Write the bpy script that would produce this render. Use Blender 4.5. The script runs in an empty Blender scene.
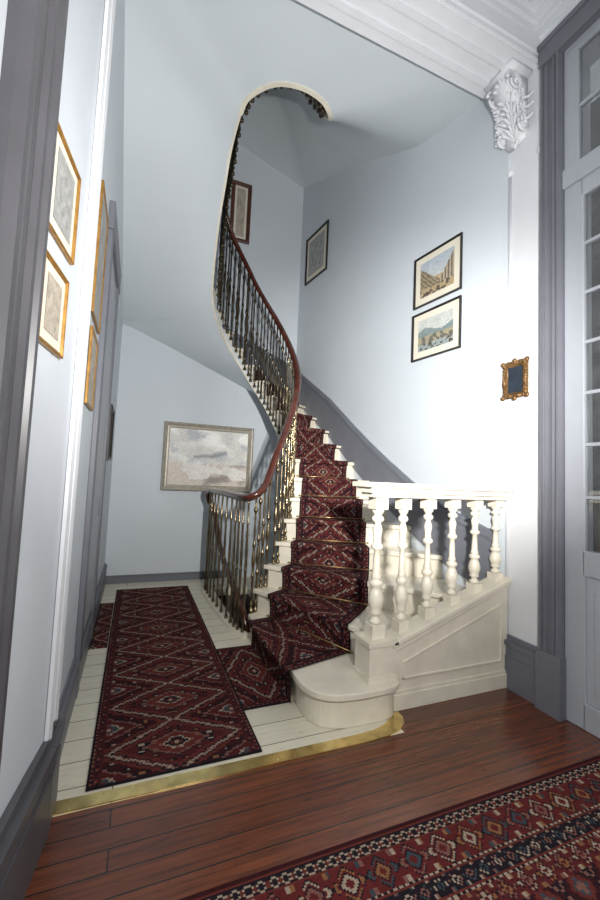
import bpy, bmesh, math, random
from mathutils import Vector, Matrix
random.seed(3)
scn=bpy.context.scene
try:
    scn.view_settings.view_transform='Standard'
except Exception: pass
COL=scn.collection
# ---------------------------------------------------------------- materials
def mat(name,col,rough=.6,metal=0,noise=0,nscale=6,bump=0,spec=.5,coat=0):
    m=bpy.data.materials.new(name); m.use_nodes=True
    nt=m.node_tree; b=nt.nodes['Principled BSDF']
    b.inputs['Roughness'].default_value=rough; b.inputs['Metallic'].default_value=metal
    b.inputs['Specular IOR Level'].default_value=spec
    b.inputs['Coat Weight'].default_value=coat
    b.inputs['Base Color'].default_value=(*col,1)
    tc=nt.nodes.new('ShaderNodeTexCoord')
    n=nt.nodes.new('ShaderNodeTexNoise'); n.inputs['Scale'].default_value=nscale; n.inputs['Detail'].default_value=5
    nt.links.new(tc.outputs['Object'],n.inputs['Vector'])
    r=nt.nodes.new('ShaderNodeValToRGB')
    a=1-noise; c=1+noise*.5
    r.color_ramp.elements[0].position=.3; r.color_ramp.elements[1].position=.7
    r.color_ramp.elements[0].color=(col[0]*a,col[1]*a,col[2]*a,1)
    r.color_ramp.elements[1].color=(min(1,col[0]*c),min(1,col[1]*c),min(1,col[2]*c),1)
    nt.links.new(n.outputs['Fac'],r.inputs['Fac']); nt.links.new(r.outputs['Color'],b.inputs['Base Color'])
    if bump:
        bp=nt.nodes.new('ShaderNodeBump'); bp.inputs['Strength'].default_value=bump; bp.inputs['Distance'].default_value=.01
        nt.links.new(n.outputs['Fac'],bp.inputs['Height']); nt.links.new(bp.outputs['Normal'],b.inputs['Normal'])
    return m
def attr_mat(name,rough=.95,spec=.1):
    m=bpy.data.materials.new(name); m.use_nodes=True
    nt=m.node_tree; b=nt.nodes['Principled BSDF']; b.inputs['Roughness'].default_value=rough
    b.inputs['Specular IOR Level'].default_value=spec
    a=nt.nodes.new('ShaderNodeAttribute'); a.attribute_name='Col'
    n=nt.nodes.new('ShaderNodeTexNoise'); n.inputs['Scale'].default_value=90
    tc=nt.nodes.new('ShaderNodeTexCoord'); nt.links.new(tc.outputs['Object'],n.inputs['Vector'])
    mp=nt.nodes.new('ShaderNodeMapRange'); mp.inputs['To Min'].default_value=.6; mp.inputs['To Max'].default_value=1.4
    nt.links.new(n.outputs['Fac'],mp.inputs['Value'])
    mx=nt.nodes.new('ShaderNodeVectorMath'); mx.operation='SCALE'
    nt.links.new(a.outputs['Color'],mx.inputs[0]); nt.links.new(mp.outputs['Result'],mx.inputs['Scale'])
    nt.links.new(mx.outputs['Vector'],b.inputs['Base Color'])
    return m
def board_mat(name,c1,c2,mort,bw,rh,rough,grain=.35,coat=0,wear=None,wpos=(.54,.66),msz=.0020):
    m=bpy.data.materials.new(name); m.use_nodes=True
    nt=m.node_tree; b=nt.nodes['Principled BSDF']; b.inputs['Roughness'].default_value=rough
    b.inputs['Coat Weight'].default_value=coat; b.inputs['Coat Roughness'].default_value=.22
    tc=nt.nodes.new('ShaderNodeTexCoord')
    br=nt.nodes.new('ShaderNodeTexBrick'); br.inputs['Scale'].default_value=1
    br.inputs['Brick Width'].default_value=bw; br.inputs['Row Height'].default_value=rh
    br.inputs['Mortar Size'].default_value=msz; br.inputs['Mortar Smooth'].default_value=.2
    br.inputs['Color1'].default_value=(*c1,1); br.inputs['Color2'].default_value=(*c2,1); br.inputs['Mortar'].default_value=(*mort,1)
    nt.links.new(tc.outputs['Object'],br.inputs['Vector'])
    mp=nt.nodes.new('ShaderNodeMapping'); mp.inputs['Scale'].default_value=(1.5,28,1)
    nt.links.new(tc.outputs['Object'],mp.inputs['Vector'])
    n=nt.nodes.new('ShaderNodeTexNoise'); n.inputs['Scale'].default_value=2; n.inputs['Detail'].default_value=8; n.inputs['Roughness'].default_value=.65
    nt.links.new(mp.outputs['Vector'],n.inputs['Vector'])
    mr=nt.nodes.new('ShaderNodeMapRange'); mr.inputs['From Min'].default_value=.3; mr.inputs['From Max'].default_value=.7
    mr.inputs['To Min'].default_value=1-grain; mr.inputs['To Max'].default_value=1+grain*.6
    nt.links.new(n.outputs['Fac'],mr.inputs['Value'])
    mx=nt.nodes.new('ShaderNodeVectorMath'); mx.operation='SCALE'
    nt.links.new(br.outputs['Color'],mx.inputs[0]); nt.links.new(mr.outputs['Result'],mx.inputs['Scale'])
    last=mx.outputs['Vector']
    if wear:
        mp2=nt.nodes.new('ShaderNodeMapping'); mp2.inputs['Scale'].default_value=(3,14,1); nt.links.new(tc.outputs['Object'],mp2.inputs['Vector'])
        n2=nt.nodes.new('ShaderNodeTexNoise'); n2.inputs['Scale'].default_value=3; n2.inputs['Detail'].default_value=9; n2.inputs['Roughness'].default_value=.8
        nt.links.new(mp2.outputs['Vector'],n2.inputs['Vector'])
        r2=nt.nodes.new('ShaderNodeValToRGB'); r2.color_ramp.elements[0].position=wpos[0]; r2.color_ramp.elements[1].position=wpos[1]
        r2.color_ramp.elements[1].color=(.75,.75,.75,1)
        nt.links.new(n2.outputs['Fac'],r2.inputs['Fac'])
        mi=nt.nodes.new('ShaderNodeMix'); mi.data_type='RGBA'; mi.inputs['B'].default_value=(*wear,1)
        nt.links.new(r2.outputs['Color'],mi.inputs['Factor']); nt.links.new(last,mi.inputs['A']); last=mi.outputs['Result']
    nt.links.new(last,b.inputs['Base Color'])
    bp=nt.nodes.new('ShaderNodeBump'); bp.inputs['Strength'].default_value=.25; bp.inputs['Distance'].default_value=.004
    nt.links.new(br.outputs['Fac'],bp.inputs['Height']); bp.invert=True
    nt.links.new(bp.outputs['Normal'],b.inputs['Normal'])
    return m
M_WALL=mat('wall_blue_paint',(.61,.66,.705),.5,noise=.03,nscale=2)
M_SOFF=mat('soffit_paint',(.63,.68,.71),.45,noise=.03,nscale=1.5)
M_WHITE=mat('white_paint',(.74,.76,.79),.45,noise=.03)
M_HALL=mat('hall_wall_pale_paint',(.60,.635,.685),.5,noise=.03)
M_CEIL=mat('ceiling_paint',(.70,.72,.74),.7,noise=.02)
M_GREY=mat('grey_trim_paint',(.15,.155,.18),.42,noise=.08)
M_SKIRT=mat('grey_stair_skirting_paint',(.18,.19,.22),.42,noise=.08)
M_GREY_SHADE=mat('grey_trim_paint_shaded',(.080,.078,.088),.38,noise=.15)  # grey trim paint with the near-left shade put into its colour
M_CREAM=mat('cream_gloss_paint',(.78,.725,.60),.35,noise=.10,nscale=9)
M_DOOR=mat('pale_grey_door_paint',(.36,.38,.42),.4,noise=.04)
M_GOLD=mat('gilt_wood',(.42,.22,.05),.35,metal=.5,noise=.35,nscale=30)
M_SILVER=mat('silver_gilt',(.50,.46,.38),.35,metal=.4,noise=.2,nscale=25)
M_BRASS=mat('brass',(.80,.62,.26),.20,metal=.95,noise=.35,nscale=12)
M_ROD=mat('stair_rod_brass',(.40,.27,.11),.32,metal=.8,noise=.3,nscale=20)
M_IRON=mat('aged_bronze',(.10,.078,.05),.28,metal=.8,noise=.7,nscale=9)
M_BAL_LIT=mat('aged_bronze_lit',(.30,.235,.14),.25,metal=.9,noise=.8,nscale=11)  # railing metal with a lit tone painted in, for the lower balusters
M_MAHOG=mat('mahogany',(.085,.020,.011),.20,noise=.4,nscale=14,coat=.6)
M_DARK=mat('dark_wood_frame',(.02,.016,.016),.35,noise=.2)
M_BROWN=mat('brown_wood_frame',(.10,.035,.02),.35,noise=.3,nscale=20)
M_MAT=mat('picture_mount',(.70,.66,.55),.8,noise=.04)
M_MIRROR=mat('mirror_glass',(.10,.13,.17),.06,metal=.8,noise=.3,nscale=12)
M_PIT=mat('basement_plaster',(.10,.09,.08),.9,noise=.2)
M_ROOM=mat('next_room_wall',(.12,.13,.14),.8,noise=.9,nscale=4)  # strong blotches painted in to stand in for reflections in the door glass
M_PANEL_BRIGHT=mat('bright_panel_white',(.88,.89,.90),.8,noise=.2,nscale=5)  # white for the panels added behind the door glass
M_CARP=attr_mat('woven_carpet'); M_PAINT=attr_mat('painted_surface',.5,.3)
M_FLOOR=board_mat('red_pine_boards',(.155,.040,.013),(.095,.023,.009),(.008,.003,.002),7.3,.088,.25,.6,.5,(.045,.012,.006),(.54,.66),.0028)
M_WBOARD=board_mat('cream_painted_boards',(.76,.71,.57),(.70,.65,.52),(.13,.10,.07),5.2,.16,.4,.10,0,(.50,.43,.31),(.56,.66),.003)
M_GLASS=bpy.data.materials.new('door_glass'); M_GLASS.use_nodes=True
_n=M_GLASS.node_tree; _b=_n.nodes['Principled BSDF']; _b.inputs['Transmission Weight'].default_value=.95
_b.inputs['Roughness'].default_value=.01; _b.inputs['Base Color'].default_value=(.85,.88,.90,1); _b.inputs['IOR'].default_value=1.5
# ---------------------------------------------------------------- helpers
def link(o,parent=None):
    COL.objects.link(o)
    if parent is not None: o.parent=parent
    return o
def tag(o,label,cat,group=None,kind=None):
    o['label']=label; o['category']=cat
    if group:o['group']=group
    if kind:o['kind']=kind
    return o
def struct(o,label=None):
    o['kind']='structure'
    return o
def mk(name,vs,fs,m,parent=None,smooth=False,loc=None):
    me=bpy.data.meshes.new(name); me.from_pydata([tuple(v) for v in vs],[],fs); me.materials.append(m)
    if smooth:
        me.polygons.foreach_set('use_smooth',[True]*len(me.polygons))
    me.update()
    o=bpy.data.objects.new(name,me); link(o,parent)
    if loc:o.location=loc
    return o
def recalc(o):
    bm=bmesh.new(); bm.from_mesh(o.data); bmesh.ops.recalc_face_normals(bm,faces=bm.faces); bm.to_mesh(o.data); bm.free(); return o
def empty(name,loc=(0,0,0),parent=None):
    o=bpy.data.objects.new(name,None); o.empty_display_size=.1; link(o,parent); o.location=loc; return o
def bev(o,w,seg=2):
    b=o.modifiers.new('b','BEVEL'); b.width=w; b.segments=seg; b.limit_method='ANGLE'; return o
class MB: # mesh builder
    def __init__(s): s.v=[];s.f=[]
    def add(s,vs,fs):
        n=len(s.v); s.v+= [tuple(v) for v in vs]; s.f+=[tuple(i+n for i in f) for f in fs]
    def box(s,x0,x1,y0,y1,z0,z1):
        s.add([(x0,y0,z0),(x1,y0,z0),(x1,y1,z0),(x0,y1,z0),(x0,y0,z1),(x1,y0,z1),(x1,y1,z1),(x0,y1,z1)],
              [(3,2,1,0),(4,5,6,7),(0,1,5,4),(1,2,6,5),(2,3,7,6),(3,0,4,7)])
    def prism(s,poly,z0,z1):
        n=len(poly)
        zb=z0 if isinstance(z0,(list,tuple)) else [z0]*n
        zt=z1 if isinstance(z1,(list,tuple)) else [z1]*n
        s.add([(p[0],p[1],zb[i]) for i,p in enumerate(poly)]+[(p[0],p[1],zt[i]) for i,p in enumerate(poly)],
              [tuple(range(n-1,-1,-1)),tuple(range(n,2*n))]+[(i,(i+1)%n,n+(i+1)%n,n+i) for i in range(n)])
    def lathe(s,prof,seg=16,c=(0,0,0)):
        n=len(prof); vs=[];fs=[]
        for r,z in prof:
            for j in range(seg):
                a=2*math.pi*j/seg; vs.append((c[0]+r*math.cos(a),c[1]+r*math.sin(a),c[2]+z))
        for i in range(n-1):
            for j in range(seg):
                fs.append((i*seg+j,i*seg+(j+1)%seg,(i+1)*seg+(j+1)%seg,(i+1)*seg+j))
        fs.append(tuple(range(seg-1,-1,-1))); fs.append(tuple((n-1)*seg+j for j in range(seg)))
        s.add(vs,fs)
    def ell(s,c,r,rot=None,seg=12,rings=8):
        vs=[];fs=[]
        for i in range(rings+1):
            t=math.pi*i/rings
            for j in range(seg):
                a=2*math.pi*j/seg
                v=Vector((r[0]*math.sin(t)*math.cos(a),r[1]*math.sin(t)*math.sin(a),r[2]*math.cos(t)))
                if rot: v=rot@v
                vs.append(v+Vector(c))
        for i in range(rings):
            for j in range(seg): fs.append((i*seg+j,(i+1)*seg+j,(i+1)*seg+(j+1)%seg,i*seg+(j+1)%seg))
        s.add(vs,fs)
    def sweep(s,pts,prof,scales=None):
        pts=[Vector(p) for p in pts]; n=len(pts); m=len(prof); vs=[];fs=[]
        for i,p in enumerate(pts):
            a=pts[max(0,i-1)];b=pts[min(n-1,i+1)]
            t=(b-a)
            if t.length<1e-6:t=Vector((0,1,0))
            t.normalize(); up=Vector((0,0,1))
            if abs(t.z)>.98: up=Vector((1,0,0))
            sd=t.cross(up).normalized(); u=sd.cross(t).normalized()
            k=scales[i] if scales else 1
            for q in prof: vs.append(p+sd*q[0]*k+u*q[1]*k)
        for i in range(n-1):
            for j in range(m): fs.append((i*m+j,i*m+(j+1)%m,(i+1)*m+(j+1)%m,(i+1)*m+j))
        fs.append(tuple(range(m))); fs.append(tuple((n-1)*m+j for j in range(m-1,-1,-1)))
        s.add(vs,fs)
    def obj(s,name,m,parent=None,smooth=False,rc=True):
        o=mk(name,s.v,s.f,m,parent,smooth)
        if rc: recalc(o)
        return o
def box(name,x0,x1,y0,y1,z0,z1,m,parent=None,b=0):
    q=MB(); q.box(x0,x1,y0,y1,z0,z1); o=q.obj(name,m,parent)
    if b: bev(o,b)
    return o
def circ(r,n=10,sx=1,sy=1): return [(r*sx*math.cos(2*math.pi*i/n),r*sy*math.sin(2*math.pi*i/n)) for i in range(n)]
def crom(P,s):
    n=len(P); s=max(0,min(n-1-1e-9,s)); i=int(s); t=s-i
    p0=P[max(0,i-1)];p1=P[i];p2=P[min(n-1,i+1)];p3=P[min(n-1,i+2)]
    return tuple(.5*((2*b)+(-a+c)*t+(2*a-5*b+4*c-d)*t*t+(-a+3*b-3*c+d)*t**3) for a,b,c,d in zip(p0,p1,p2,p3))
def grid_col(name,nx,ny,pos,colf,m,parent=None,skip=None):
    vs=[pos(i/nx,j/ny) for j in range(ny+1) for i in range(nx+1)]
    fs=[(j*(nx+1)+i,j*(nx+1)+i+1,(j+1)*(nx+1)+i+1,(j+1)*(nx+1)+i) for j in range(ny) for i in range(nx)]
    o=mk(name,vs,fs,m,parent); at=o.data.color_attributes.new('Col','FLOAT_COLOR','CORNER')
    buf=[]
    for j in range(ny):
        for i in range(nx):
            c=colf((i+.5)/nx,(j+.5)/ny); buf+=[c[0],c[1],c[2],1]*4
    at.data.foreach_set('color',buf); return o
# ---------------------------------------------------------------- patterns
NAVY=(.013,.010,.014);BURG=(.070,.014,.015);RED=(.105,.023,.019);CREAM=(.30,.235,.175);PINK=(.165,.074,.058);MAR=(.036,.009,.010);TEAL=(.038,.050,.060);ORG=(.20,.09,.040)
def runner(x,y,W,cols=1):
    e=min(x,W-x)
    if e<.009:return NAVY
    if e<.017:return PINK if int(y/.014)%2 else MAR
    if e<.052:
        yy=(y/.07)%1; d=abs(yy-.5)*2+abs((e-.0345)/.0175)
        if d<.3:return PINK
        if d<.6:return RED
        return NAVY if d<1.0 else BURG
    if e<.058:return NAVY
    px=(W-.116); py=.38; nx_=24; ny_=18
    i=(x-.058)/px; j=y/py
    fx=abs((i%1)-.5)*2; fy=abs((j%1)-.5)*2
    gx=int(fx*nx_)/nx_+.5/nx_; gy=int(fy*ny_)/ny_+.5/ny_
    d=gx+gy; alt=d>1; m=2-d if alt else d
    stitch=(int(fx*nx_)+int(fy*ny_))%2==0
    if m>.95:return CREAM if stitch else PINK
    if m>.89:return NAVY
    if m>.78:return RED
    if m>.56:
        u_=(gx*5+int(j)*.3)%1; v_=(gy*4)%1
        dd=abs(u_-.5)+abs(v_-.5)
        if dd<.18: return CREAM if int(gx*5+gy*7)%2 else ORG
        if dd<.40: return NAVY
        return BURG if not alt else MAR
    if m>.51:return NAVY
    if m>.44:return PINK
    if m>.27:return BURG if alt else RED
    if m>.21:return CREAM if stitch else PINK
    if m>.11:return NAVY if not alt else TEAL
    if m>.05:return RED
    return CREAM
def rugc(x,y,W,L):
    e=min(x,W-x,y,L-y); a=x if min(y,L-y)<=min(x,W-x) else y
    def band(c,hw,per,cs,bg):
        t=(a/per)%1;k=int(a/per);v=(e-c)/hw
        fx=int(abs(t-.5)*2*9)/9; fy=int(abs(v)*8)/8
        d=fx+fy
        c1=cs[k%len(cs)]
        if d<.15:return bg
        if d<.42:return c1
        if d<.55:return NAVY
        if .66<d<.82 and (fx<.4 or fy<.25):return cs[(k+1)%len(cs)]
        if .82<=d<.92:return NAVY
        if fx>.72 and fy>.5 and fx+fy>1.4:return cs[(k+2)%len(cs)]
        return bg
    if e<.012:return MAR
    if e<.026:return RED
    if e<.032:return NAVY
    if e<.068:
        t=(a/.042)%1; v=abs((e-.050)/.018)
        fx=int(abs(t-.5)*2*5)/5;fy=int(v*4)/4
        if fx+fy<.35:return RED
        if abs(fx-fy)<.2:return CREAM
        return NAVY
    if e<.076:return RED
    if e<.196:return band(.136,.060,.125,[CREAM,ORG,TEAL,PINK],(.095,.016,.016))
    if e<.203:return CREAM if int(a/.012)%2 else NAVY
    if e<.211:return RED
    if e<.267:return band(.239,.028,.062,[PINK,TEAL,CREAM],NAVY)
    if e<.275:return RED
    if e<.282:return CREAM if int(a/.012)%2 else NAVY
    if e<.362:return band(.322,.040,.09,[PINK,CREAM,ORG],(.085,.015,.016))
    i=x/.15;j=y/.15;fx=int(abs((i%1)-.5)*2*8)/8;fy=int(abs((j%1)-.5)*2*8)/8;d=fx+fy
    al=d>1
    if al:d=2-d
    if d>.9:return PINK
    if d>.8:return NAVY
    if d>.5:return NAVY if al else MAR
    if d>.35:return RED
    if d>.2:return ORG if al else TEAL
    return PINK
# ---------------------------------------------------------------- camera
R=Vector((.9242,-.3801,.0434));U=Vector((-.0657,-.0461,.9968));F=Vector((.3762,.9237,.0676)).normalized()
R=F.cross(U).normalized();U=R.cross(F).normalized()
cam=bpy.data.cameras.new('camera');co=bpy.data.objects.new('camera',cam);link(co)
cam.sensor_fit='VERTICAL';cam.sensor_height=36;cam.lens=16.04;cam.clip_start=.02
m4=Matrix.Identity(4)
for i in range(3): m4[i][0]=R[i];m4[i][1]=U[i];m4[i][2]=-F[i]
m4[2][3]=1.3; co.matrix_world=m4; scn.camera=co
# ---------------------------------------------------------------- shell
def wx(y): return 2.568-.119*y
TOP=6.9
q=MB();q.prism([(-.30,-1.2),(-.30,1.25),(-.235,1.72),(-.235,1.87),(-.45,1.87),(-.45,-1.2)],0,4.52);struct(q.obj('wall_left_hall',M_HALL))
q=MB();q.prism([(-.25,1.87),(-.25,5.1),(-.45,5.1),(-.45,1.87)],-1.6,TOP);struct(q.obj('wall_left',M_WALL))
box('wall_back',-.45,2.6,5.1,5.3,-1.6,TOP,M_WALL)['kind']='structure'
q=MB();q.prism([(2.33,2.0),(1.96,5.1),(2.6,5.1),(2.6,2.0)],-1.6,TOP);struct(q.obj('wall_right',M_WALL))
q=MB();q.prism([(2.345,1.60),(2.345,2.0),(2.6,2.0),(2.6,1.60)],0,4.52)
q.prism([(2.345,-1.2),(2.345,.62),(2.6,.62),(2.6,-1.2)],0,4.52)
q.prism([(2.345,.62),(2.345,1.60),(2.6,1.60),(2.6,.62)],4.08,4.52);struct(q.obj('wall_right_hall',M_WHITE))
box('wall_front_upper',-.45,2.6,1.8,2.1,4.5,TOP,M_WALL)['kind']='structure'
box('ceiling',-.45,2.6,-1.2,2.1,4.51,4.6,M_CEIL)['kind']='structure'
box('ceiling_stairwell',-.45,2.6,1.8,5.3,TOP,TOP+.1,M_CEIL)['kind']='structure'
q=MB();q.box(-.45,2.6,-1.2,1.79,-.08,0);q.box(1.385,2.6,1.79,1.99,-.08,0);struct(q.obj('floor',M_FLOOR))
q=MB()
for a in [(-.45,.9,1.79,5.1),(.9,1.30,1.79,3.3),(.9,1.30,4.62,5.1),(1.30,1.385,1.79,5.1),(1.385,2.6,1.99,5.1)]:
    q.box(a[0],a[1],a[2],a[3],-.08,0)
struct(q.obj('floor_stair_hall',M_WBOARD))
q=MB();q.box(.86,.9,3.26,4.66,-1.6,-.08);q.box(1.3,1.34,3.26,4.66,-1.6,-.08);q.box(.86,1.34,3.26,3.3,-1.6,-.08);q.box(.86,1.34,4.62,4.66,-1.6,-.08);q.box(.86,1.34,3.26,4.66,-1.64,-1.6)
struct(q.obj('wall_stair_pit',M_PIT))
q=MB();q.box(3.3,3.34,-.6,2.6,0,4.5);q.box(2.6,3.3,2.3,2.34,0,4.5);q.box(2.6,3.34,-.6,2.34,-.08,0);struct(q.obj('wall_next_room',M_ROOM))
q=MB()
for z0,z1 in[(1.15,2.0),(2.15,2.75),(3.0,3.9)]: q.box(2.70,3.05,2.27,2.295,z0,z1)
struct(q.obj('added_bright_panel_1',M_PANEL_BRIGHT))  # pale panels added in the next room to give the panes bright spots
q=MB();q.box(-.25,2.345,1.78,2.10,4.16,4.515);q.box(-.25,2.345,1.745,1.78,4.20,4.30);q.box(-.25,2.345,1.76,1.78,4.17,4.20)
q.box(-.25,2.345,2.10,2.115,4.16,4.22);q.box(-.25,2.345,1.86,1.90,4.145,4.16);q.box(-.25,2.345,2.0,2.04,4.145,4.16)
for k,(z,d) in enumerate([(4.36,.02),(4.40,.045),(4.44,.075),(4.477,.11)]): q.box(-.25,2.352,1.78-d,1.781,z,z+.0405)
struct(q.obj('trim_beam',M_WHITE))
q=MB()
for k,(z,d) in enumerate([(4.24,.02),(4.30,.04),(4.363,.06),(4.405,.10),(4.445,.15),(4.483,.20)]): q.box(2.345-d,2.36,-1.2,1.775-.006*k,z,z+.066-.003*k)
struct(q.obj('trim_cornice',M_WHITE))
def flut(y0,y1,x0,d,n):
    w=(y1-y0)
    prof=[(0,.5),(.06,1),(.16,1),(.18,.7),(.26,.62),(.3,.85),(.36,.9),(.4,.62),(.6,.55),(.64,.85),(.7,.9),(.74,.6),(.82,.7),(.84,1),(.94,1),(1,.5)]
    return [(x0-.01,y0)]+[(x0+d*b,y0+w*a) for a,b in prof]+[(x0-.01,y1)]
q=MB();q.prism(flut(.93,1.23,-.30,.045,0),0,4.2);struct(q.obj('trim_casing_left',M_GREY_SHADE))
q=MB();q.prism([(-.235,1.70),(-.222,1.70),(-.215,1.73),(-.222,1.76),(-.235,1.76)],.32,4.16);q.prism([(-.235,1.82),(-.222,1.82),(-.215,1.85),(-.222,1.88),(-.235,1.88)],.32,4.16)
struct(q.obj('trim_jamb_bead',M_WHITE))
def sk(name,path,h=.33,t=.028,side=1,m=M_GREY):
    q=MB()
    for z0,z1,tt in [(0,h*.62,t*1.25),(h*.62,h*.82,t),(h*.82,h*.91,t*1.5),(h*.91,h,t*.6)]:
        for a,b in zip(path[:-1],path[1:]):
            a=Vector(a);b=Vector(b);d=(b-a).normalized();n=Vector((d.y,-d.x))*side
            q.prism([a-n*.005,b-n*.005,b+n*tt,a+n*tt],z0,z1)
    return struct(q.obj(name,m))
sk('baseboard_left_hall',[(-.29,1.24),(-.235,1.71),(-.235,1.885)],m=M_GREY_SHADE)
sk('baseboard_left_near',[(-.30,-1.2),(-.30,.93)],m=M_GREY_SHADE)
sk('baseboard_left',[(-.25,1.9),(-.25,5.09)],h=.24,t=.02)
sk('baseboard_back',[(-.23,5.1),(1.2,5.1)],h=.09,t=.015)
sk('baseboard_right_hall',[(2.345,1.735),(2.345,1.985)],side=-1)
d=empty('door_1',(-.25,3.1,0)); d['kind']='structure'
def local_box(name,par,x0,x1,y0,y1,z0,z1,m,b=0): return box(name,x0,x1,y0,y1,z0,z1,m,par,b)
local_box('door_leaf',d,0,.012,-.36,.36,0,2.75,M_DOOR)
local_box('door_casing',d,0,.03,-.48,-.36,0,2.9,M_GREY,.005);local_box('door_casing',d,0,.03,.36,.48,0,2.9,M_GREY,.005)
local_box('door_casing',d,0,.035,-.5,.5,2.75,2.92,M_GREY,.005)
for z0,z1 in [(.3,.95),(1.1,2.6)]:
    local_box('door_panel',d,.012,.022,-.27,.27,z0,z1,M_DOOR,.008)
q=MB()
for yy in (1.757,1.99): q.lathe([(.012,.33),(.012,3.52)],10,(2.345,yy,0)); q.ell((2.340,yy,3.53),(.02,.02,.03))
struct(q.obj('trim_right_bead',M_WHITE,None,True))
q=MB();P=flut(1.60,1.735,0,.05,0);q.prism([(2.345-x,y) for x,y in P],0,4.20)
q.box(2.29,2.345,.5,1.735,4.06,4.20);q.box(2.28,2.345,.5,1.74,4.18,4.215);q.box(2.285,2.345,1.59,1.742,0,.34);struct(q.obj('trim_casing_right',M_GREY))
# glazed door
d=empty('door_2',(2.36,1.10,0)); d['kind']='structure'
q=MB()
def fr(q,y0,y1,z0,z1,x0=-.02,x1=.025): q.box(x0,x1,y0,y1,z0,z1)
fr(q,.385,.50,0,3.14);fr(q,-.48,-.40,0,3.14);fr(q,-.40,.40,3.04,3.14);fr(q,-.40,.40,.82,.96);fr(q,-.40,.40,0,.14)
fr(q,-.48,.50,3.14,3.26,-.04,.03);fr(q,-.48,.50,4.0,4.07);fr(q,.41,.50,3.26,4.0);fr(q,-.48,-.41,3.26,4.0)
o=q.obj('door_frame',M_DOOR,d);bev(o,.006)
q=MB();zz=.96;hh=(3.04-.96)/7
for i in range(1,7): q.box(-.012,.018,-.40,.40,zz+i*hh-.010,zz+i*hh+.010)
for y in(.14,-.13): q.box(-.012,.018,y-.010,y+.010,.96,3.04)
for y in(.14,-.13): q.box(-.012,.018,y-.010,y+.010,3.26,4.0)
q.box(-.012,.018,-.41,.43,3.62,3.64)
bev(q.obj('muntin',M_DOOR,d),.003)
q=MB();q.box(-.008,.01,-.40,.40,.14,.82);q.box(-.016,-.008,-.34,.34,.21,.75);bev(q.obj('door_panel',M_DOOR,d),.006)
q=MB();q.box(0,.004,-.40,.40,.96,3.04);q.box(0,.004,-.41,.43,3.26,4.0);q.obj('glass',M_GLASS,d)
# ---------------------------------------------------------------- floor things
q=MB()
edge_f=[(-.21,1.795),(.40,1.788),(.90,1.782),(1.15,1.780),(1.28,1.787),(1.37,1.808),(1.43,1.85),(1.455,1.90),(1.46,1.95)]
edge_b=[(-.21,1.860),(.40,1.853),(.90,1.847),(1.12,1.845),(1.24,1.852),(1.31,1.87),(1.36,1.90),(1.38,1.93),(1.385,1.95)]
n=len(edge_f);vs=[(x,y,.006) for x,y in edge_f]+[(x,y,.006) for x,y in edge_b]+[(x,y,0.0) for x,y in edge_f]+[(x,y,0.0) for x,y in edge_b]
fs=[(i,i+1,n+i+1,n+i) for i in range(n-1)]+[(2*n+i,2*n+i+1,i+1,i) for i in range(n-1)]+[(n+i,n+i+1,3*n+i+1,3*n+i) for i in range(n-1)]
q.add(vs,fs)
for i in range(11): q.ell((-.15+i*.12,1.80,.006),(.005,.005,.002),None,8,4); q.ell((-.15+i*.12,1.842,.006),(.005,.005,.002),None,8,4)
o=q.obj('threshold_strip',M_BRASS);tag(o,'polished brass threshold strip between wooden floor and painted boards','threshold strip')
def carpet(name,x0,x1,y0,y1,z,f,res=.009):
    W=x1-x0;L=y1-y0
    o=grid_col(name,int(W/res),int(L/res),lambda a,b:(x0+a*W,y0+b*L,z),lambda a,b:f(a*W,b*L,W,L),M_CARP)
    s=o.modifiers.new('s','SOLIDIFY');s.thickness=.008;s.offset=-1
    return o
o=carpet('carpet_runner',-.10,.64,1.88,4.80,.009,lambda x,y,W,L:(NAVY if min(y,L-y)<.012 else runner(x,y,W)))
tag(o,'long burgundy geometric runner on cream painted boards','carpet')
o=carpet('carpet_piece',.643,.915,2.23,3.04,.009,lambda x,y,W,L:runner(y,x+.02,.81))
tag(o,'short burgundy carpet piece joining the runner to the stairs','carpet')
o=carpet('door_mat',-.225,-.105,3.3,4.35,.009,lambda x,y,W,L:runner(x+.05,y,.5))
tag(o,'small red patterned mat beside the runner at a doorway','mat')
o=carpet('persian_rug',.16,2.24,.25,1.325,.009,lambda x,y,W,L:rugc(x,y,W,L),.0075)
tag(o,'red and navy persian rug with patterned borders on wooden floor','rug')
# ---------------------------------------------------------------- staircase
h=.185
I=[(.86,3.23),(.92,3.22),(1.00,3.24),(1.09,3.27),(1.18,3.32),(1.26,3.39),(1.33,3.48),(1.39,3.60),(1.43,3.75),(1.455,3.91),(1.46,4.07),(1.44,4.22),(1.39,4.35),(1.31,4.45),(1.20,4.52),(1.08,4.56),(.95,4.57),(.82,4.54),(.71,4.45),(.65,4.32),(.625,4.17),(.61,4.0),(.60,3.82),(.60,3.62),(.60,3.42),(.60,3.2)]
O=[None,(.92,2.2),(1.47,2.05),(2.12,2.05),(wx(2.52),2.52)]+[(wx(y),y) for y in(2.86,3.16,3.44,3.70,3.95,4.2,4.5,4.8)]+[(1.96,5.1),(1.5,5.1),(1.05,5.1),(.6,5.1),(.12,5.1),(-.25,4.95),(-.25,4.5),(-.25,4.1),(-.25,3.7),(-.25,3.3),(-.25,2.95),(-.25,2.6),(-.25,2.3)]
def Ip(s): return Vector(crom(I,s))
st=empty('staircase',(1.1,3.0,0)); tag(st,'cream painted winding staircase with smooth plastered underside','staircase')
def cs(o):
    o.parent=st; o.matrix_parent_inverse=Matrix.Translation((-1.1,-3.0,0)); return o
def unit(a,b):
    d=Vector(b)-Vector(a); return d.normalized()
NS=24;KC=9
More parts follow.
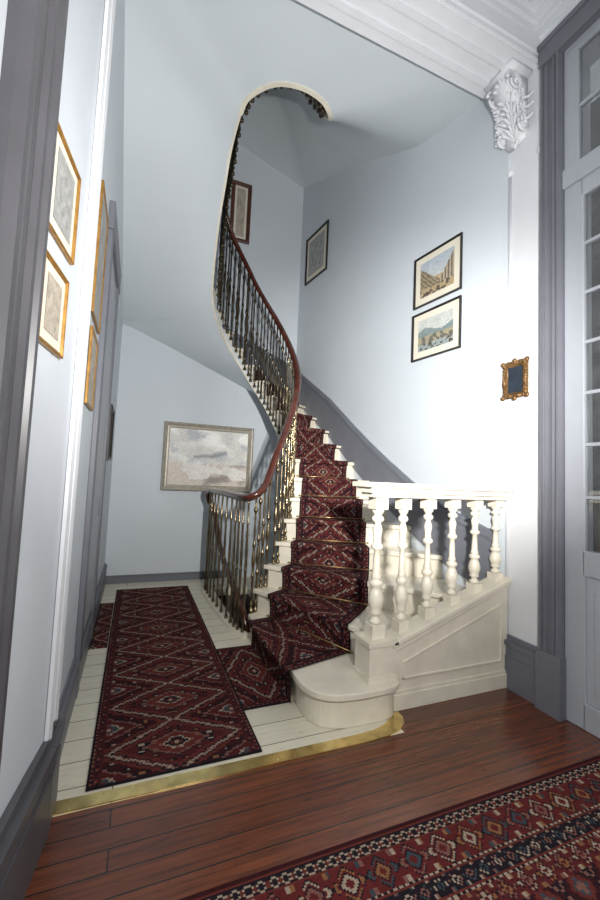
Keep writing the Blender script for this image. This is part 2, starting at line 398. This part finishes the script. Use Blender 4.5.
for k in range(1,NS+1):
    Ik=Vector(I[k]);Ok=Vector(O[k]);In=Vector(I[k+1]);On=Vector(O[k+1])
    t=unit(Ik,Ok); n=Vector((t.y,-t.x)); 
    if n.dot(In+On-Ik-Ok)>0:n=-n
    corners=[]
    if k==3: corners=[Vector((2.322,2.05))]
    if k==17: corners=[Vector((-.25,5.1))]
    q=MB()
    z1=k*h
    inner=[Ip(k+j/4) for j in range(4,-1,-1)]
    if k==1:
        A=[(.915,2.24),(.905,2.14),(.915,2.04),(.955,1.955),(1.03,1.903),(1.13,1.883),(1.25,1.878),(1.38,1.885),(1.44,1.915)]
        arc=[crom(A,i/3) for i in range(25)]
        def shr(p):
            v=Vector((p[0]-1.2,p[1]-2.15)); return Vector((1.2,2.15))+v*(1-.028/v.length)
        base=[Vector((.94,3.2))]+[shr(a) for a in arc]+[Vector((1.45,2.05)),In]
        top=[Vector((.915,3.2))]+[Vector(a) for a in arc]+[Vector((1.47,2.05)),In]
        q.prism(base,0,z1-.035);q.prism(top,z1-.035,z1)
    else:
        ov=.03 if k<KC else .014
        front=[Ik-t*ov+n*.03,Ok+n*.03]
        top=front+corners+[On]+[p-t*ov for p in inner]
        q.prism(top,z1-(.035 if k<KC else .025),z1)
        if k<=5:
            q.prism([Ik,Ok]+corners+[On]+inner[:-1],0,z1-.035)
        else:
            q.prism([Ik,Ok,Ok-n*.02,Ik-n*.02],z1-h,z1-.035)
            a=[p for p in inner]
            for j in range(4):
                p0=a[j+1];p1=a[j];f0=(3-j)/4;f1=(4-j)/4
                zb0=z1-.25+h*f0;zb1=z1-.25+h*f1
                q.prism([p0,p1,p1+t*.02,p0+t*.02],[zb0,zb1,zb1,zb0],z1-.02)
    o=q.obj('step',M_CREAM);bev(o,.006,2);cs(o)
UP=[((.605,3.1),(-.25,2.3),4.25),((.64,2.95),(-.25,2.1),4.28),((.79,2.77),(.4,2.1),4.28),((.99,2.71),(1.0,2.1),4.28),((1.18,2.74),(1.7,2.1),4.28),((1.30,2.84),(2.318,2.1),4.29),((1.33,2.97),(wx(2.8),2.8),4.38),((1.29,3.17),(wx(3.4),3.4),4.66),((1.21,3.38),(wx(4.1),4.1),4.98),((1.10,3.53),(wx(4.65),4.65),5.22),((.99,3.62),(1.96,5.1),5.42),((.88,3.64),(1.1,5.1),5.7),((.76,3.58),(.2,5.1),6.0),((.66,3.4),(-.25,4.8),6.3)]
inn=[(I[k][0],I[k][1],k*h-.26) for k in range(5,25)]+[(a[0],a[1],z) for a,b,z in UP]
out=[(O[k][0],O[k][1],k*h-.26) for k in range(5,25)]+[(b[0],b[1],z) for a,b,z in UP]
ic=17-5
mid=lambda a,b,t:tuple(x+(y-x)*t for x,y in zip(a,b))
inn.insert(ic+1,mid(inn[ic],inn[ic+1],.7)); out.insert(ic+1,(-.25,5.1,17.7*h-.26))
def lin(P,s):
    i=min(int(s),len(P)-2);t=s-i
    a=P[i];b=P[i+1]
    zz=crom(P,s)[2]
    return (a[0]+(b[0]-a[0])*t,a[1]+(b[1]-a[1])*t,zz)
NN=(len(inn)-1)*4;MM=10
vs=[];fs=[]
for i in range(NN+1):
    s=i/4; a=Vector(crom(inn,s)) ; b=Vector(lin(out,s))
    for j in range(MM+1):
        t=j/MM; p=a.lerp(b,t); vs.append(p)
for i in range(NN):
    for j in range(MM): fs.append((i*(MM+1)+j,i*(MM+1)+j+1,(i+1)*(MM+1)+j+1,(i+1)*(MM+1)+j))
o=mk('soffit',vs,fs,M_SOFF,None,True);cs(o)
q=MB()
i0=(25-5+1)*4
v2=[Vector(v)+Vector((0,0,.24)) for v in vs[i0*(MM+1):]]
nn=len(v2)//(MM+1)
q.add(v2,[(i*(MM+1)+j,(i+1)*(MM+1)+j,(i+1)*(MM+1)+j+1,i*(MM+1)+j+1) for i in range(nn-1) for j in range(MM)])
cs(q.obj('landing',M_CREAM,None,False,False))
pts=[Vector(crom(inn,i/4)) for i in range(NN+1)]
def ribbon(q,ps,z0,z1,th):
    vs_=[];n_=len(ps)
    for i,p in enumerate(ps):
        t=(ps[min(n_-1,i+1)]-ps[max(0,i-1)]);t.z=0;t.normalize();sd=Vector((t.y,-t.x,0))
        for a,z in((-th,z0),(th,z0),(th,z1),(-th,z1)): vs_.append(p+sd*a+Vector((0,0,z)))
    q.add(vs_,[(i*4+j,i*4+(j+1)%4,(i+1)*4+(j+1)%4,(i+1)*4+j) for i in range(n_-1) for j in range(4)])
q=MB();ribbon(q,pts[:i0+1],-.008,.03,.010)
ribbon(q,pts[i0:],-.008,.05,.018)
cs(q.obj('stringer',M_CREAM))
q=MB();ribbon(q,pts[(KC-5)*4:],.02,.09,.006);ribbon(q,pts[i0-4:],.02,.25,.006)
cs(q.obj('well_fascia',M_SOFF))
G=[(1.0,4.70),(.90,4.68),(.82,4.61),(.785,4.48),(.785,4.2),(.80,3.85),(.825,3.5),(.85,3.3),(.90,3.18)]
q=MB();q.sweep([(*crom(G,i/4),.02) for i in range(4*8+1)],[(-.03,-.02),(.03,-.02),(.03,.02),(-.03,.02)]);cs(q.obj('curb',M_CREAM))
wallpts=[];
for k in range(2,25):
    wallpts.append((O[k][0],O[k][1],k*h))
    if k==3: wallpts.append((2.325,2.06,3.2*h))
    if k==17: wallpts.append((-.25,5.1,17.7*h))
wp=[p for p in wallpts if not(p[1]<2.06 and p[0]<2.3)]
q=MB()
for a,b in zip(wp[:-1],wp[1:]):
    a=Vector(a);b=Vector(b);d=(b-a);d.z=0;d.normalize();nn_=Vector((-d.y,d.x,0))
    for z0,z1,tt in[(-.05,.32,.018),(.32,.335,.028),(.335,.365,.038),(.365,.39,.022)]:
        q.prism([(a-nn_*.01)[:2],(b-nn_*.01)[:2],(b+nn_*tt)[:2],(a+nn_*tt)[:2]],[a.z+z0,b.z+z0,b.z+z0,a.z+z0],[a.z+z1,b.z+z1,b.z+z1,a.z+z1])
cs(q.obj('wall_skirting',M_SKIRT))
# ---------------------------------------------------------------- stair carpet
D={1:(.18,1.02),2:(.18,.99),3:(.15,.88),4:(.13,.79),5:(.11,.72),6:(.10,.68),7:(.10,.65),8:(.09,.61),9:(.08,.56),10:(.08,.53),11:(.08,.53),12:(.08,.54),13:(.09,.60)}
rows=[]
def L(k,d,nf,z):
    Ik=Vector(I[k]);Ok=Vector(O[k]);t=unit(Ik,Ok);In=Vector(I[k+1])
    n=Vector((t.y,-t.x)); 
    if n.dot(In-Ik+Vector(O[k+1])-Ok)>0:n=-n
    p=Ik+t*d+n*nf; return Vector((p.x,p.y,z))
tread=[]
for k in range(1,21):
    d0,d1=D.get(k,(.1,.68)); e0,e1=D.get(k+1,(.1,.68))
    if k>=14: d1=min(d1,(Vector(O[k])-Vector(I[k])).length-.08)
    if k+1>=14: e1=min(e1,(Vector(O[k+1])-Vector(I[k+1])).length-.08)
    z0=(k-1)*h+.009;z1=k*h+.009
    seq=[(.014,z0),(.014,z0+.07),(.022,z1-.05),(.040,z1-.040),(.047,z1-.018),(.040,z1),(.02,z1)]
    for a,b in zip(seq[:-1],seq[1:]):
        ln=math.hypot(b[0]-a[0],b[1]-a[1]);m_=max(1,round(ln/.012))
        for r in range(m_):
            f=r/m_
            rows.append((L(k,d0,a[0]+(b[0]-a[0])*f,a[1]+(b[1]-a[1])*f),L(k,d1,a[0]+(b[0]-a[0])*f,a[1]+(b[1]-a[1])*f)))
    A0=L(k,d0,.02,z1);A1=L(k,d1,.02,z1);B0=L(k+1,e0,.014,z1);B1=L(k+1,e1,.014,z1)
    m_=max(4,round(((A0-B0).length+(A1-B1).length)/2/.012))
    for r in range(m_):
        f=r/m_; rows.append((A0.lerp(B0,f),A1.lerp(B1,f)))
ny=len(rows)-1;nx=60
cum=[0]
for i in range(ny): cum.append(cum[-1]+((rows[i+1][0]+rows[i+1][1]-rows[i][0]-rows[i][1])/2).length)
def stairpat(a,b):
    c=runner(a*.6,cum[int(b*ny)]*1.15,.6,1)
    return (c[0]*.9,c[1]*.9,c[2]*.95)
sc=grid_col('stair_carpet',nx,ny,lambda a,b:rows[round(b*ny)][0].lerp(rows[round(b*ny)][1],a),stairpat,M_CARP)
tag(sc,'burgundy geometric runner carpet climbing the cream stairs','carpet')
for k in range(2,19):
    d0,d1=D.get(k,(.1,.68))
    if k>=14: d1=min(d1,(Vector(O[k])-Vector(I[k])).length-.08)
    a=L(k,d0-.02,.020,(k-1)*h+.018);b=L(k,d1+.02,.020,(k-1)*h+.018)
    q=MB();q.sweep([a,b],circ(.0042,8));q.ell(a,(.008,.008,.008),None,8,6);q.ell(b,(.008,.008,.008),None,8,6)
    q.obj('stair_rod',M_ROD,sc,True)
# ---------------------------------------------------------------- railing
rl=empty('stair_railing',(.85,3.3,0));tag(rl,'wrought metal stair railing with slender brass balusters and mahogany handrail','railing')
def cr(o): o.parent=rl;o.matrix_parent_inverse=Matrix.Translation((-.85,-3.3,0));return o
def offs(s):
    if s<8:return .02
    if s>13:return -.055-max(0,min(.03,(s-18)*.006))
    return .02-.075*(s-8)/5
rp=[(.80,4.64,.98),(.778,4.61,1.05),(.775,4.54,1.10),(.778,4.44,1.12),(.785,4.2,1.12),(.80,3.85,1.12),(.822,3.5,1.115),(.845,3.30,1.11),(.885,3.19,1.12),(.95,3.17,1.16),(1.02,3.20,1.245)]
for k in range(3,25):
    t=unit(I[k],O[k]);p=Vector(I[k])+t*offs(k)
    rp.append((p.x,p.y,k*h+(.93 if k>4 else .86+.035*(k-2))))
for (a,b,z) in UP:
    t=unit(a,b);p=Vector(a)-t*.07; rp.append((p.x,p.y,z+.24+.93))
rs=[crom(rp,i/6) for i in range((len(rp)-1)*6+1)]
HP=[(-.028,-.009),(-.034,.004),(-.028,.020),(-.012,.030),(.012,.030),(.028,.020),(.034,.004),(.028,-.009),(.017,-.020),(-.017,-.020)]
q=MB();q.sweep(rs,HP)
cr(q.obj('handrail',M_MAHOG,None,True))
q=MB();q.sweep([Vector(p)-Vector((0,0,.026)) for p in rs],[(-.012,-.005),(.012,-.005),(.012,.005),(-.012,.005)]);cr(q.obj('handrail_core',M_IRON))
bp=[(.018,0),(.026,.006),(.026,.022),(.014,.032),(.011,.05),(.021,.062),(.021,.072),(.012,.085),(.011,.10),(.013,.18),(.014,.24),(.011,.275),(.018,.285),(.024,.30),(.018,.315),(.012,.33),(.015,.37),(.022,.41),(.025,.44),(.022,.47),(.014,.51),(.012,.535),(.019,.55),(.024,.56),(.018,.575),(.012,.59),(.011,.62),(.011,.82),(.013,.835),(.023,.848),(.027,.86),(.021,.875),(.012,.89),(.011,.93),(.015,.96),(.015,1.0)]
# slimmer pattern with only small collars for the floor guard
gp=[(.018,0),(.022,.01),(.014,.03),(.011,.05),(.012,.20),(.015,.42),(.013,.44),(.020,.452),(.013,.464),(.016,.50),(.012,.70),(.011,.80),(.017,.812),(.011,.824),(.010,.95),(.014,.97),(.014,1.0)]
protos={}
for key,sc_,m_,pf in(('b',.72,M_BAL_LIT,bp),('i',.70,M_IRON,bp),('g',.74,M_BAL_LIT,gp)):
    q=MB();q.lathe([(r*sc_,z) for r,z in pf],10);protos[key]=[q.obj('baluster',m_,None,True),True]
def baluster(x,y,z0,z1,key='i'):
    pr=protos[key]
    if pr[1]: o=pr[0];pr[1]=False
    else:
        o=pr[0].copy();COL.objects.link(o)
    o.parent=rl;o.matrix_parent_inverse=Matrix.Identity(4)
    o.location=(x-.85,y-3.3,z0);o.scale=(1,1,z1-z0)
    return o
nb=0
for i in range(13):
    p=crom(G,2.25+i*5.75/13);baluster(p[0],p[1],.04,1.1 if i else 1.07,'g');nb+=1
s=1.35
while s<24.9:
    k=int(s);p=Ip(s);t=unit(I[k],O[k]);o_=offs(s) if s>3 else -.01;p=p+t*o_
    zt=s*h+.92
    if s<4.5: zt=1.09+(s-1)*.165+max(0,s-3)*.02
    z0=k*h if s<10 else s*h-.20
    baluster(p.x,p.y,z0,zt,'b' if s<10 else 'i');nb+=1
    s+=.5 if s<8 else (.45 if s<11 else .36)
ui=[(a[0],a[1],z) for a,b,z in UP]
s=0.2
while s<len(ui)-2 and nb<99:
    p=crom(ui,s);i=min(int(s),len(UP)-1);t=unit(UP[i][0],UP[i][1])
    baluster(p[0]-t.x*.07,p[1]-t.y*.07,p[2]+.04,p[2]+1.15);nb+=1
    s+=.33
dr=[(1.00,3.30,-.25),(.945,3.33,.02),(.915,3.44,.18),(.89,3.70,.31),(.875,4.0,.42),(.87,4.24,.54),(.868,4.42,.68),(.86,4.56,.84),(.83,4.63,.94),(.80,4.64,.98)]
q=MB();q.sweep([crom(dr,i/5) for i in range(46)],circ(.030,10));o=q.obj('lower_handrail',M_MAHOG,None,True);cr(o)
# ---------------------------------------------------------------- balustrade
bl=empty('balustrade',(1.33,2.03,0));tag(bl,'cream painted wooden balustrade with turned balusters above panelled base','balustrade')
def cb(o): o.parent=bl;o.matrix_parent_inverse=Matrix.Translation((-1.33,-2.03,0));return o
q=MB()
def base_z(x): return .385+(x-1.44)*.35
X0,X1=1.44,2.335
def slab(q,x0,x1,y0,y1,za,zb,zc,zd):
    q.add([(x0,y0,za),(x1,y0,zb),(x1,y1,zb),(x0,y1,za),(x0,y0,zc),(x1,y0,zd),(x1,y1,zd),(x0,y1,zc)],[(3,2,1,0),(4,5,6,7),(0,1,5,4),(1,2,6,5),(2,3,7,6),(3,0,4,7)])
slab(q,X0,X1,1.975,2.05,0,0,base_z(X0)-.03,base_z(X1)-.03)
slab(q,X0-.02,X1,1.945,2.09,base_z(X0)-.03,base_z(X1)-.03,base_z(X0),base_z(X1))
slab(q,X0,X1,1.960,1.975,base_z(X0)-.06,base_z(X1)-.06,base_z(X0)-.03,base_z(X1)-.03)
q.box(X0,X1,1.958,1.975,0,.09);q.box(X0,X1,1.966,1.975,.09,.11)
xa,xb=X0+.06,X1-.06
slab(q,xa,xb,1.964,1.975,.165,.165,.18,.18)
slab(q,xa,xb,1.964,1.975,base_z(xa)-.155,base_z(xb)-.155,base_z(xa)-.14,base_z(xb)-.14)
slab(q,xa,xa+.015,1.964,1.975,.165,.165,base_z(xa)-.14,base_z(xa)-.14);slab(q,xb-.015,xb,1.964,1.975,.165,.165,base_z(xb)-.14,base_z(xb)-.14)
cb(bev(q.obj('panelled_base',M_CREAM),.005))
q=MB();q.box(1.265,1.44,1.955,2.11,.21,.375);q.box(1.255,1.45,1.945,2.12,.185,.212);q.box(1.255,1.45,1.945,2.12,.373,.40)
cb(q.obj('newel_base',M_CREAM))
q=MB();q.box(1.265,2.345,1.97,2.10,1.205,1.232);q.box(1.245,2.345,1.95,2.12,1.23,1.264);q.box(1.225,2.345,1.93,2.14,1.262,1.29)
cb(q.obj('top_rail',M_CREAM))
tp=[(.032,.09),(.042,.10),(.044,.116),(.032,.128),(.024,.138),(.024,.148),(.040,.16),(.042,.174),(.036,.188),(.044,.21),(.052,.235),(.054,.262),(.050,.29),(.040,.325),(.030,.348),(.046,.36),(.049,.376),(.046,.392),(.028,.404),(.037,.414),(.033,.43),(.028,.45),(.025,.54),(.021,.61),(.040,.622),(.046,.638),(.040,.654),(.024,.666),(.032,.676),(.026,.69),(.032,.73),(.036,.76),(.028,.79),(.020,.81),(.040,.823),(.045,.838),(.040,.853),(.024,.865),(.036,.88),(.044,.895),(.044,.91)]
for i,x in enumerate([1.345,1.525,1.715,1.91,2.10,2.285]):
    zb=.40 if i==0 else base_z(x)-.01; H=1.205-zb
    q=MB();w=.96 if i==0 else .80
    q.lathe([(r*w*.86,z*H) for r,z in tp],18,(x,2.035,zb))
    bw=.044*w
    q.box(x-bw,x+bw,2.035-bw,2.035+bw,zb-.03 if i else zb-.002,zb+.09*H);q.box(x-bw,x+bw,2.035-bw,2.035+bw,zb+.91*H,1.207)
    o=q.obj('baluster',M_CREAM,None,True)
    for p in o.data.polygons:
        if len(p.vertices)==4 and p.area>.0018: p.use_smooth=False
    cb(o)
# ---------------------------------------------------------------- corbel
q=MB()
cx=2.345;cy=1.93;cz=3.69
prof=[(0,0),(.03,.01),(.055,.05),(.06,.11),(.055,.17),(.07,.23),(.11,.29),(.16,.33),(.19,.37),(.20,.42),(.20,.46),(0,.46)]
n=len(prof)
q.add([(cx-a*.9,cy-.075,cz+b) for a,b in prof]+[(cx-a*.9,cy+.075,cz+b) for a,b in prof],[tuple(range(n)),tuple(range(2*n-1,n-1,-1))]+[(i,(i+1)%n,n+(i+1)%n,n+i) for i in range(n)])
q.box(cx-.20,cx,cy-.115,cy+.115,cz+.44,cz+.47)
for sgn in(-1,1):
    for sx,sz,r,sp in[(.14,.355,.066,1),(.055,.075,.042,-1)]:
        ps=[];sl=[]
        for i in range(50):
            t=i/49*4.2*math.pi; rr=r*(1-i/56)
            ps.append((cx-sx-rr*math.cos(t),cy+sgn*(.082+.014*i/49),cz+sz+sp*rr*math.sin(t)));sl.append(1-.5*i/49)
        q.sweep(ps,circ(.012,8),sl)
        q.ell((cx-sx,cy+sgn*.098,cz+sz),(.015,.018,.015),None,8,6)
def leaf(p,dirv,nrm,ln,wd):
    p=Vector(p);dirv=Vector(dirv).normalized();nrm=Vector(nrm).normalized();sd=dirv.cross(nrm).normalized()
    for j,(off,l) in enumerate([(-1,.62),(-.55,.85),(0,1),(.55,.85),(1,.62)]):
        ps=[p,p+dirv*ln*l*.45+sd*off*wd*.55+nrm*.010,p+dirv*ln*l*.85+sd*off*wd*.95+nrm*.022,p+dirv*ln*l+sd*off*wd*1.15+nrm*.036,p+dirv*ln*l*.93+sd*off*wd*1.2+nrm*.046]
        q.sweep([crom(ps,i/3) for i in range(13)],circ(.011,7,1,.7),[.5+.75*math.sin(min(1,i/11)*2.8) for i in range(13)])
for zf,a in [(.03,.035),(.11,.055),(.19,.06),(.26,.085),(.325,.14)]:
    leaf((cx-a*.9,cy,cz+zf),(-.25,0,1),(-1,0,-.25),.10,.045)
for sgn in(-1,1):
    for zf,a in [(.06,.04),(.15,.05),(.24,.07),(.30,.11)]:
        leaf((cx-a*.7,cy+sgn*.03,cz+zf),(-.2,sgn*.9,.55),(-1,sgn*.3,0),.085,.032)
    for zf in(.14,.22,.29):
        leaf((cx-.03,cy+sgn*.07,cz+zf),(-.15,sgn*.5,-.8),(-.7,sgn*.7,0),.07,.028)
for j in(-1,0,1): q.ell((cx-.03,cy+j*.018,cz-.005+abs(j)*.018),(.016,.015,.022),None,8,6)
o=q.obj('corbel',M_WHITE,None,True);tag(o,'ornate white plaster scroll corbel carrying the ceiling beam','corbel')
# ---------------------------------------------------------------- pictures
def ring(q,w,h_,prof):
    loops=[]
    for a,d in prof:
        x=w/2-a;z=h_/2-a; loops.append([(-x,-d,-z),(x,-d,-z),(x,-d,z),(-x,-d,z)])
    vs=[v for l in loops for v in l];fs=[]
    for i in range(len(loops)-1):
        for j in range(4): fs.append((i*4+j,i*4+(j+1)%4,(i+1)*4+(j+1)%4,(i+1)*4+j))
    q.add(vs,fs)
def picture(name,loc,th,w,h_,fw,fm,paint,mount,label,res=.012,dep=.03,group=None,cat='picture'):
    e=empty(name,loc);e.rotation_euler=(0,0,math.radians(th))
    tag(e,label,cat,group)
    q=MB();ring(q,w,h_,[(0,.0),(0,dep*.8),(fw*.2,dep),(fw*.45,dep*.85),(fw*.6,dep*.6),(fw*.85,dep*.65),(fw,dep*.4),(fw,.004)])
    q.obj('frame',fm,e)
    iw=w-2*fw;ih=h_-2*fw;cd=.006
    if mount>0:
        q=MB();q.box(-iw/2,iw/2,-.006,-.002,-ih/2,ih/2);q.obj('mount',M_MAT,e);iw-=2*mount;ih-=2*mount;cd=.008
    nx=max(8,int(iw/res));ny=max(8,int(ih/res))
    grid_col('canvas',nx,ny,lambda a,b:(-iw/2+a*iw,-cd,-ih/2+b*ih),paint,M_PAINT,e)
    return e
from mathutils import noise as N
def sea(a,b):
    n=N.fractal(Vector((a*3.2,b*4+a,1.3)),1,2,6);n2=N.fractal(Vector((a*5+7,b*5,4)),1,2,5)
    sky=Vector((.76,.74,.69))
    if b>.38:
        c=sky.lerp(Vector((.98,.97,.93)),max(0,min(1,n*1.5+.35)))
        c=c.lerp(Vector((.46,.49,.54)),max(0,min(.75,n2*1.2-.08)))
        dd=abs(b-.50-.22*(a-.2)-.07*n)
        if dd<.045 and .3<a<.72:c=c.lerp(Vector((.16,.17,.20)),.5*(1-dd/.045)+.15)
    else:
        c=Vector((.74,.66,.58)).lerp(Vector((.36,.31,.28)),max(0,min(1,n2*1.5+.05)))
        if n>.05 and b>.10:c=c.lerp(Vector((.97,.95,.90)),.7)
    return c
def town(a,b):
    n=N.fractal(Vector((a*8,b*8,2)),1,2,3)
    if b>.45: base=Vector((.55,.56,.52)).lerp(Vector((.30,.38,.48)),b*.7)
    else: base=Vector((.42,.33,.20))
    hL=.85-.9*a; hR=.75-1.6*(1-a)
    if b<hL and b>.25-.1*a: base=Vector((.30,.24,.15)) if (int(a*26)+int(b*22))%3 else Vector((.10,.09,.07))
    if b<hR+.2 and b>.22: base=Vector((.40,.34,.24)) if int(a*22)%2 else Vector((.14,.12,.10))
    if b<.22 and n>.15: base=Vector((.08,.06,.05))
    return base+Vector((1,1,1))*n*.04
def harbour(a,b):
    n=N.fractal(Vector((a*9,b*9,5)),1,2,4);ridge=.62+.08*math.sin(a*7)
    if b>ridge:c=Vector((.50,.52,.50))+Vector((1,1,1))*n*.06
    elif b>.45:c=Vector((.20,.25,.25))+Vector((1,1,1))*n*.05
    elif b>.22:c=Vector((.34,.30,.20)) if n>0 else Vector((.13,.13,.11))
    else:c=Vector((.28,.33,.33)) if n>-.1 else Vector((.08,.07,.05))
    return c
def engr(a,b):
    n=N.fractal(Vector((a*6,b*6,9)),1,2,4);return Vector((.34,.34,.33))+Vector((1,1,1))*n*.14*(1 if .15<a<.85 and .15<b<.8 else .2)
def sepia(a,b):
    n=N.fractal(Vector((a*5,b*5,3)),1,2,4);return Vector((.42,.37,.30))+Vector((.3,.26,.2))*n*.5
TR=-83.2
def rw(y,z): return (wx(y)-.004,y,z)
picture('seascape_painting',(.845,5.094,1.49),0,1.11,.83,.07,M_SILVER,sea,0,'silver framed pale stormy seascape painting on blue wall',.012,.05)
g='framed town views on stair wall'
picture('framed_print',rw(2.625,3.065),TR,.51,.46,.018,M_DARK,town,.055,'black framed print of a street of classical buildings',.008,.02,g)
picture('framed_print',rw(2.63,2.57),TR,.52,.42,.018,M_DARK,harbour,.055,'black framed print of a coastal town panorama',.008,.02,g)
picture('framed_engraving',rw(4.65,4.22),TR,.54,.64,.03,M_DARK,engr,.05,'dark framed grey engraving near the wall corner',.014,.02)
picture('framed_portrait',(1.07,5.094,4.78),0,.27,.82,.05,M_BROWN,sepia,.03,'brown wood framed picture above the stair turn',.02,.03)
TL=82.1
picture('framed_drawing',(-.2725,1.430,2.155),TL,.25,.315,.016,M_GOLD,engr,.03,'gilt framed grey print hung upper of two on pale wall',.008,.014)
picture('framed_drawing',(-.2742,1.415,1.79),TL,.215,.265,.016,M_GOLD,sepia,.03,'gilt framed sepia print hung lower of two on pale wall',.008,.014)
picture('gilt_frame',(-.246,2.30,2.38),90,.36,.66,.018,M_GOLD,engr,0,'tall gilt framed picture on blue wall',.02,.012)
picture('gilt_frame',(-.246,2.30,1.80),90,.30,.38,.018,M_GOLD,sepia,0,'small gilt framed picture below a taller one',.02,.012)
picture('dark_frame',(-.246,4.0,1.62),90,.40,.48,.04,M_DARK,engr,0,'small black framed picture near wall corner',.02,.03)
e=empty('ornate_mirror',(2.338,1.925,2.02));e.rotation_euler=(0,0,math.radians(-90));tag(e,'small ornate gilt framed dark mirror with scrolled edges','mirror')
q=MB();ring(q,.18,.24,[(0,0),(0,.02),(.012,.028),(.028,.02),(.035,.004)])
for i in range(44):
    t=2*math.pi*i/44;c,s_=math.cos(t),math.sin(t);k=1/max(abs(c),abs(s_))
    q.ell((c*k*.082,-.018,s_*k*.112),(.013+.005*math.sin(t*8),.014,.013+.005*math.cos(t*6)),None,7,5)
for (x,z) in[(0,.128),(0,-.128),(-.092,.118),(.092,.118),(-.092,-.118),(.092,-.118)]: q.ell((x,-.018,z),(.017,.014,.017),None,8,6)
q.obj('frame',mat('dark_gilt',(.20,.11,.04),.4,metal=.5,noise=.6,nscale=60),e,True)
q=MB();q.box(-.06,.06,-.010,-.002,-.09,.09);q.obj('mirror_plate',M_MIRROR,e)
# ---------------------------------------------------------------- lights
w=bpy.data.worlds.new('world');scn.world=w;w.use_nodes=True
w.node_tree.nodes['Background'].inputs['Color'].default_value=(.90,.95,1,1);w.node_tree.nodes['Background'].inputs['Strength'].default_value=.25
def light(name,typ,loc,e,size,col=(1,1,1),aim=None,ang=None):
    l=bpy.data.lights.new(name,typ);l.energy=e;l.color=col
    if typ=='AREA': l.shape='DISK';l.size=size
    else: l.shadow_soft_size=size
    if ang: l.spot_size=math.radians(ang);l.spot_blend=.9
    o=bpy.data.objects.new(name,l);link(o);o.location=loc
    if aim is not None: o.rotation_euler=(Vector(aim)-Vector(loc)).to_track_quat('-Z','Y').to_euler()
    return o
light('flash_light','POINT',(.50,.0,1.70),90,.03,(1,.98,.95))
light('flash_wide','SPOT',(.50,.0,1.70),320,.03,(1,.98,.95),(1.1,3.4,2.7),108)
light('flash_spot','SPOT',(.42,.0,1.75),480,.03,(1,.97,.93),(2.2,2.9,1.9),60)
light('upstairs_fill','POINT',(.9,3.1,5.6),4,.2,(.85,.92,1))  # weak fill added for the upper stairwell, no actual lamp there
